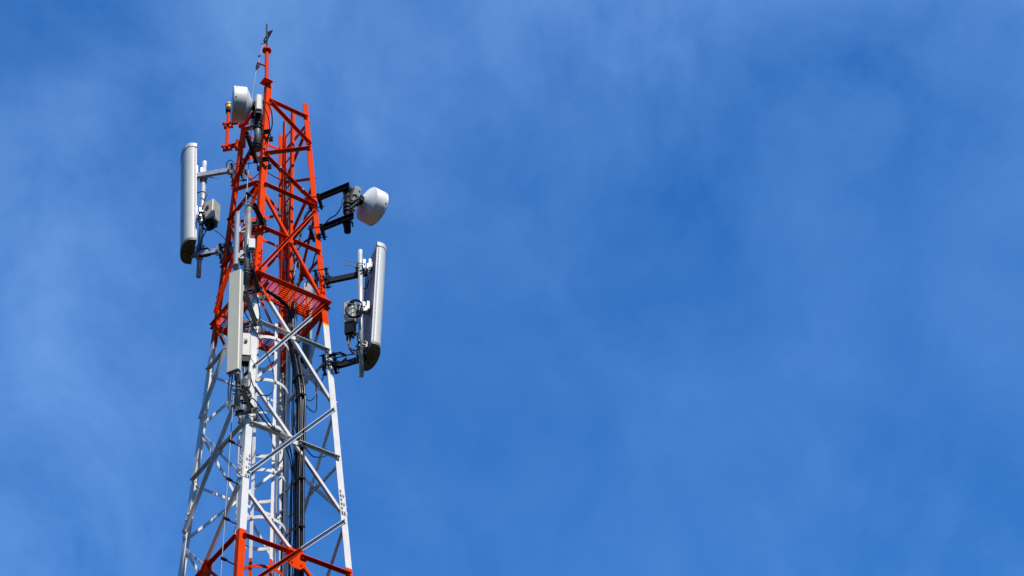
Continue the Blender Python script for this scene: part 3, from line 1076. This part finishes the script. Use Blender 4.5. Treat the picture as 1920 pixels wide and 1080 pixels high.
# thin cables between ladder and bundle, and behind the ladder
for i, (o_, dd) in enumerate(((.16, .02), (.20, -.01), (.24, .03), (.285, .0))):
    pts = []
    for z in (-2.2, -.9, 0, .8, 1.5, 2.2, 2.7, 3.2, 3.9, 4.6, 5.3):
        c = RS + hang_d * (o_ if z < 2.6 else o_ * .55) + Vector((0, 0, z)) - lnorm * (.03 + dd)
        pts.append(c + Vector((random.uniform(-.006, .006), random.uniform(-.006, .006), 0)))
    single(MB().tube(pts, .0075, 6, 4), 'jumper_cable', 'cable_green' if i == 3 else 'cable', 'thin dark green cable running along the thick feeder bundle' if i == 3 else 'thin black cable hanging straight between ladder and feeder bundle', 'cable', None if i == 3 else 'thin cables between ladder and bundle')
for i, k in enumerate((.25, .45, .62, .8)):
    pts = []
    for z in (-2.2, -.9, 0, .8, 1.5, 2.2, 2.9, 3.6, 4.4, 5.2, 6, 7, 8.0):
        c = RS + (LS - RS) * k + Vector((0, 0, z)) - lnorm * (.07 + .02 * (i % 2))
        pts.append(c + Vector((random.uniform(-.008, .008), random.uniform(-.008, .008), 0)))
    single(MB().tube(pts, .011, 6, 4), 'jumper_cable', 'cable', 'black cable running straight up behind the ladder rungs', 'cable', 'cables behind the ladder rungs')

def loose(pts, label, r=.008, mat='cable', name='jumper_cable', sub=7):
    return single(MB().tube(pts, r, 7, sub), name, mat, label, 'cable', 'loose cables on the tower')
def coil(c, rx, rz, turns, r, label, ux=(1, 0, 0), tail=None, jitter=.02):
    c, ux = Vector(c), Vector(ux).normalized()
    pts = []
    n = int(turns * 10)
    for k in range(n + 1):
        a = 2 * math.pi * k / 10
        j = 1 + random.uniform(-jitter, jitter) * 4
        pts.append(c + ux * rx * math.cos(a) * j + up * rz * math.sin(a) * j + Vector((0, -.02 + .05 * k / n, 0)))
    if tail:
        pts += [Vector(x) for x in tail]
    return loose(pts, label, r, sub=4)

# right panel: loop in front of its radio, tangle below, wrap along its lower arm
coil((1.27, -.10, 4.70), .115, .16, 2.1, .010, 'black cable coiled in a neat loop in front of the right radio unit', tail=[(1.34, -.06, 4.45), (1.33, .02, 4.2)], jitter=.005)
coil((1.245, -.03, 4.12), .085, .17, 3.2, .008, 'tangle of thin black cable hanging under the right radio unit', tail=[(1.30, 0, 3.95), (1.18, -.06, 3.86), (.95, -.06, 3.84)], jitter=.05)
loose([(1.15, 0, 4.42), (1.16, -.03, 4.2), (1.18, -.04, 4.0), (1.26, -.05, 3.93), (1.22, -.07, 3.86), (1.05, -.08, 3.83), (.92, -.06, 3.86), (.86, -.08, 4.0), (.82, -.03, 3.98)], 'black cable dropping from the right radio unit and along its lower arm', .009)
coil((1.00, -.08, 3.82), .14, .09, 3.3, .008, 'black cable wound round the lower arm of the right panel antenna', tail=[(.85, -.06, 3.86), (.80, .05, 3.7), (.65, .0, 3.2), (.60, -.22, 3.0)], jitter=.05)
loose([(1.30, -.14, 3.75), (1.28, -.12, 3.62), (1.15, -.12, 3.66), (1.0, -.1, 3.70), (.88, -.08, 3.72)], 'thin black cable sagging below the lower arm of the right panel antenna', .007)
loose([(1.36, .02, 5.18), (1.40, .12, 5.3), (1.45, .02, 5.32), (1.53, -.10, 5.24)], 'short black cable arching over the dark back of the right panel antenna', .009)
# left panel
coil((-.955, -.08, 6.95), .10, .10, 2.2, .010, 'black cable looped in rings under the left radio unit', tail=[(-1.06, -.05, 6.7), (-1.08, -.05, 6.5), (-1.05, -.06, 6.38), (-.85, -.05, 6.36), (-.7, -.05, 6.46)], jitter=.03)
coil((-1.0, -.07, 6.38), .10, .075, 3.4, .009, 'black cable wound round the lower arm of the left panel antenna', tail=[(-.80, -.05, 6.42), (-.68, -.03, 6.56)], jitter=.06)
loose([(-.88, -.05, 6.84), (-.78, -.06, 6.72), (-.70, -.02, 6.62)], 'thin green earth cable from the left radio unit to its leg clamp', .006, 'cable_green')
loose([(-1.17, -.1, 7.66), (-1.08, -.09, 7.68), (-1.02, -.08, 7.62), (-1.05, -.07, 7.5), (-1.07, -.07, 7.3)], 'short black cable curling from the left panel antenna over its pipe', .009)
coil((-1.085, -.05, 7.15), .05, .12, 2.3, .011, 'knot of black cable on the pipe beside the left radio unit', jitter=.05)
loose([(-.60, -.02, 8.2), (-.66, -.05, 8.32), (-.73, -.05, 8.28), (-.74, -.03, 8.16)], 'short black cable arching over the upper arm clamp on the left leg', .008)
# left dish
loose([(.09, -1.10, 8.36), (.16, -1.05, 8.33), (.21, -.98, 8.2), (.19, -.85, 8.03), (.10, -.72, 7.98), (.03, -.66, 7.85)], 'black cable bowing from the left dish radio across the front leg, outer one', .009)
loose([(.08, -1.10, 8.24), (.13, -1.02, 8.21), (.15, -.90, 8.12), (.13, -.76, 8.02), (.08, -.68, 7.9), (.06, -.66, 7.7)], 'black cable bowing from the left dish radio across the front leg, inner one', .007)
loose([(-.44, -.12, 8.52), (-.60, -.05, 8.60), (-.72, -.02, 8.62)], 'thin black cable leading to the amber warning lamp', .008)
loose([(-.42, -.22, 7.62), (-.2, -.42, 7.42), (-.04, -.60, 7.34)], 'black cable slung between the left leg and the front leg near the top', .008)
loose([(-.40, -.3, 7.92), (-.24, -.44, 7.74), (-.10, -.58, 7.60), (-.02, -.64, 7.5)], 'black cable with a plug hanging between left leg and front leg', .008)
loose([(.07, -.62, 7.28), (.25, -.5, 7.2), (.36, -.36, 7.3), (.40, -.25, 7.42)], 'black cable sagging from the front leg to the white cable clips', .009)
loose([(.14, -.58, 7.6), (.22, -.5, 7.45), (.33, -.42, 7.32)], 'thin black cable lying along the upper diagonal', .006)
# right dish
loose([(1.36, -.06, 7.13), (1.26, -.12, 7.16), (1.12, -.13, 7.0), (1.08, -.13, 6.8), (1.0, -.12, 6.66), (.9, -.1, 6.62), (.80, -.06, 6.52), (.72, -.0, 6.3), (.6, .08, 5.9), (.5, .1, 5.5)], 'black cable looping from the right dish radio down to its lower arm', .010)
loose([(1.37, -.02, 6.98), (1.28, -.1, 7.05), (1.17, -.14, 6.98), (1.12, -.12, 6.86)], 'short black cable looped round the right dish pipe', .009)
loose([(.64, .02, 7.02), (.50, .05, 6.98), (.44, .06, 6.7), (.38, .1, 6.4), (.40, .1, 5.9), (.36, .14, 5.3)], 'thin green cable hanging inside the tower below the right dish bracket', .006, 'cable_green')
# front antennas
loose([(-.02, -1.60, 2.40), (-.0, -1.52, 2.22), (.05, -1.4, 2.2), (.06, -1.22, 2.26), (.10, -1.10, 2.22), (.3, -.9, 1.98), (.42, -.6, 2.05), (.45, -.33, 1.85), (.43, -.26, 1.5), (.43, -.25, .8), (.42, -.25, 0), (.42, -.25, -1.5)], 'black cable from the large box antenna curling past the front leg to the ladder', .010)
loose([(.03, -1.60, 2.40), (.03, -1.5, 2.25), (.06, -1.35, 2.24), (.06, -1.2, 2.3), (.12, -1.05, 2.36), (.28, -.8, 2.12), (.4, -.5, 1.95), (.44, -.32, 1.7), (.41, -.24, 1.3), (.40, -.22, .6), (.40, -.22, -.2), (.40, -.22, -1.5)], 'second black cable from the large box antenna to the ladder, slightly higher', .009)
loose([(-.05, -1.60, 2.40), (-.07, -1.58, 2.2), (-.085, -1.56, 2.0), (-.10, -1.56, 1.82)], 'short black cable end hanging straight below the large box antenna', .010)
loose([(-.07, -1.61, 2.40), (-.10, -1.60, 2.2), (-.105, -1.57, 2.0), (-.105, -1.57, 1.85)], 'second cable end hanging below the large box antenna, further left', .009)
loose([(.02, -1.25, 2.86), (.08, -1.28, 2.7), (.14, -1.22, 2.45), (.22, -1.1, 2.4), (.32, -1.0, 2.5), (.34, -.95, 2.75), (.30, -.98, 3.05), (.16, -1.1, 3.45), (.02, -1.25, 3.75), (-.05, -1.42, 3.88)], 'thin black cable hanging in a wide loop in front of the front leg', .008)
coil((.06, -1.30, 2.52), .05, .16, 2.4, .009, 'tangle of black cable under the front radio unit', jitter=.06)
coil((.045, -1.30, 2.26), .06, .11, 3.2, .010, 'black cable tangle on the lower arm of the large box antenna', jitter=.08)
loose([(.03, -1.26, 5.0), (.04, -1.22, 4.7), (.08, -1.1, 4.4), (.12, -.98, 4.05), (.10, -.95, 3.95), (.02, -1.05, 4.0), (-.06, -1.2, 4.08), (-.1, -1.42, 4.1)], 'thin black cable from the small white box looping against the front leg', .009)
loose([(.06, -1.27, 5.0), (.08, -1.2, 4.75), (.11, -1.08, 4.5), (.13, -1.0, 4.6), (.16, -.9, 4.75)], 'thin black cable from the small white box to the platform edge', .008)
loose([(.12, -.84, 4.45), (.16, -.82, 4.25), (.2, -.76, 4.08), (.26, -.70, 4.0)], 'thin green cable hanging under the platform corner by the front leg', .006, 'cable_green')
# on the far right
loose([(.62, -.34, 2.05), (.70, -.2, 1.98), (.78, -.02, 2.1), (.80, .14, 2.25), (.785, .205, 2.43)], 'black cable sagging from the feeder bundle to a rear brace', .009)
loose([(.58, -.33, 2.9), (.64, -.2, 2.84), (.68, -.0, 2.95), (.66, .16, 3.3), (.62, .26, 3.7), (.60, .31, 3.97)], 'black cable sagging from the bundle top to a rear brace', .008)

# white clips on the upper diagonal
f = FACES[0]
for k, lab in ((.27, 'upper'), (.72, 'lower')):
    p = on_face(f, .05, 7.63)
    q = on_face(f, -.04, 7.03)
    c = p + (q - p) * k + f[2] * .03
    mb = MB()
    mb.box(c + up * .015, .04, .03, .02, (q - p).normalized(), f[2])
    mb.box(c + up * .015 + f[2] * .02, .018, .02, .03, (q - p).normalized(), f[2])
    single(mb, 'cable_clip', 'bright', 'small white cable clip on the upper orange diagonal, %s of two' % lab, 'cable clip', 'clips on the upper diagonal')
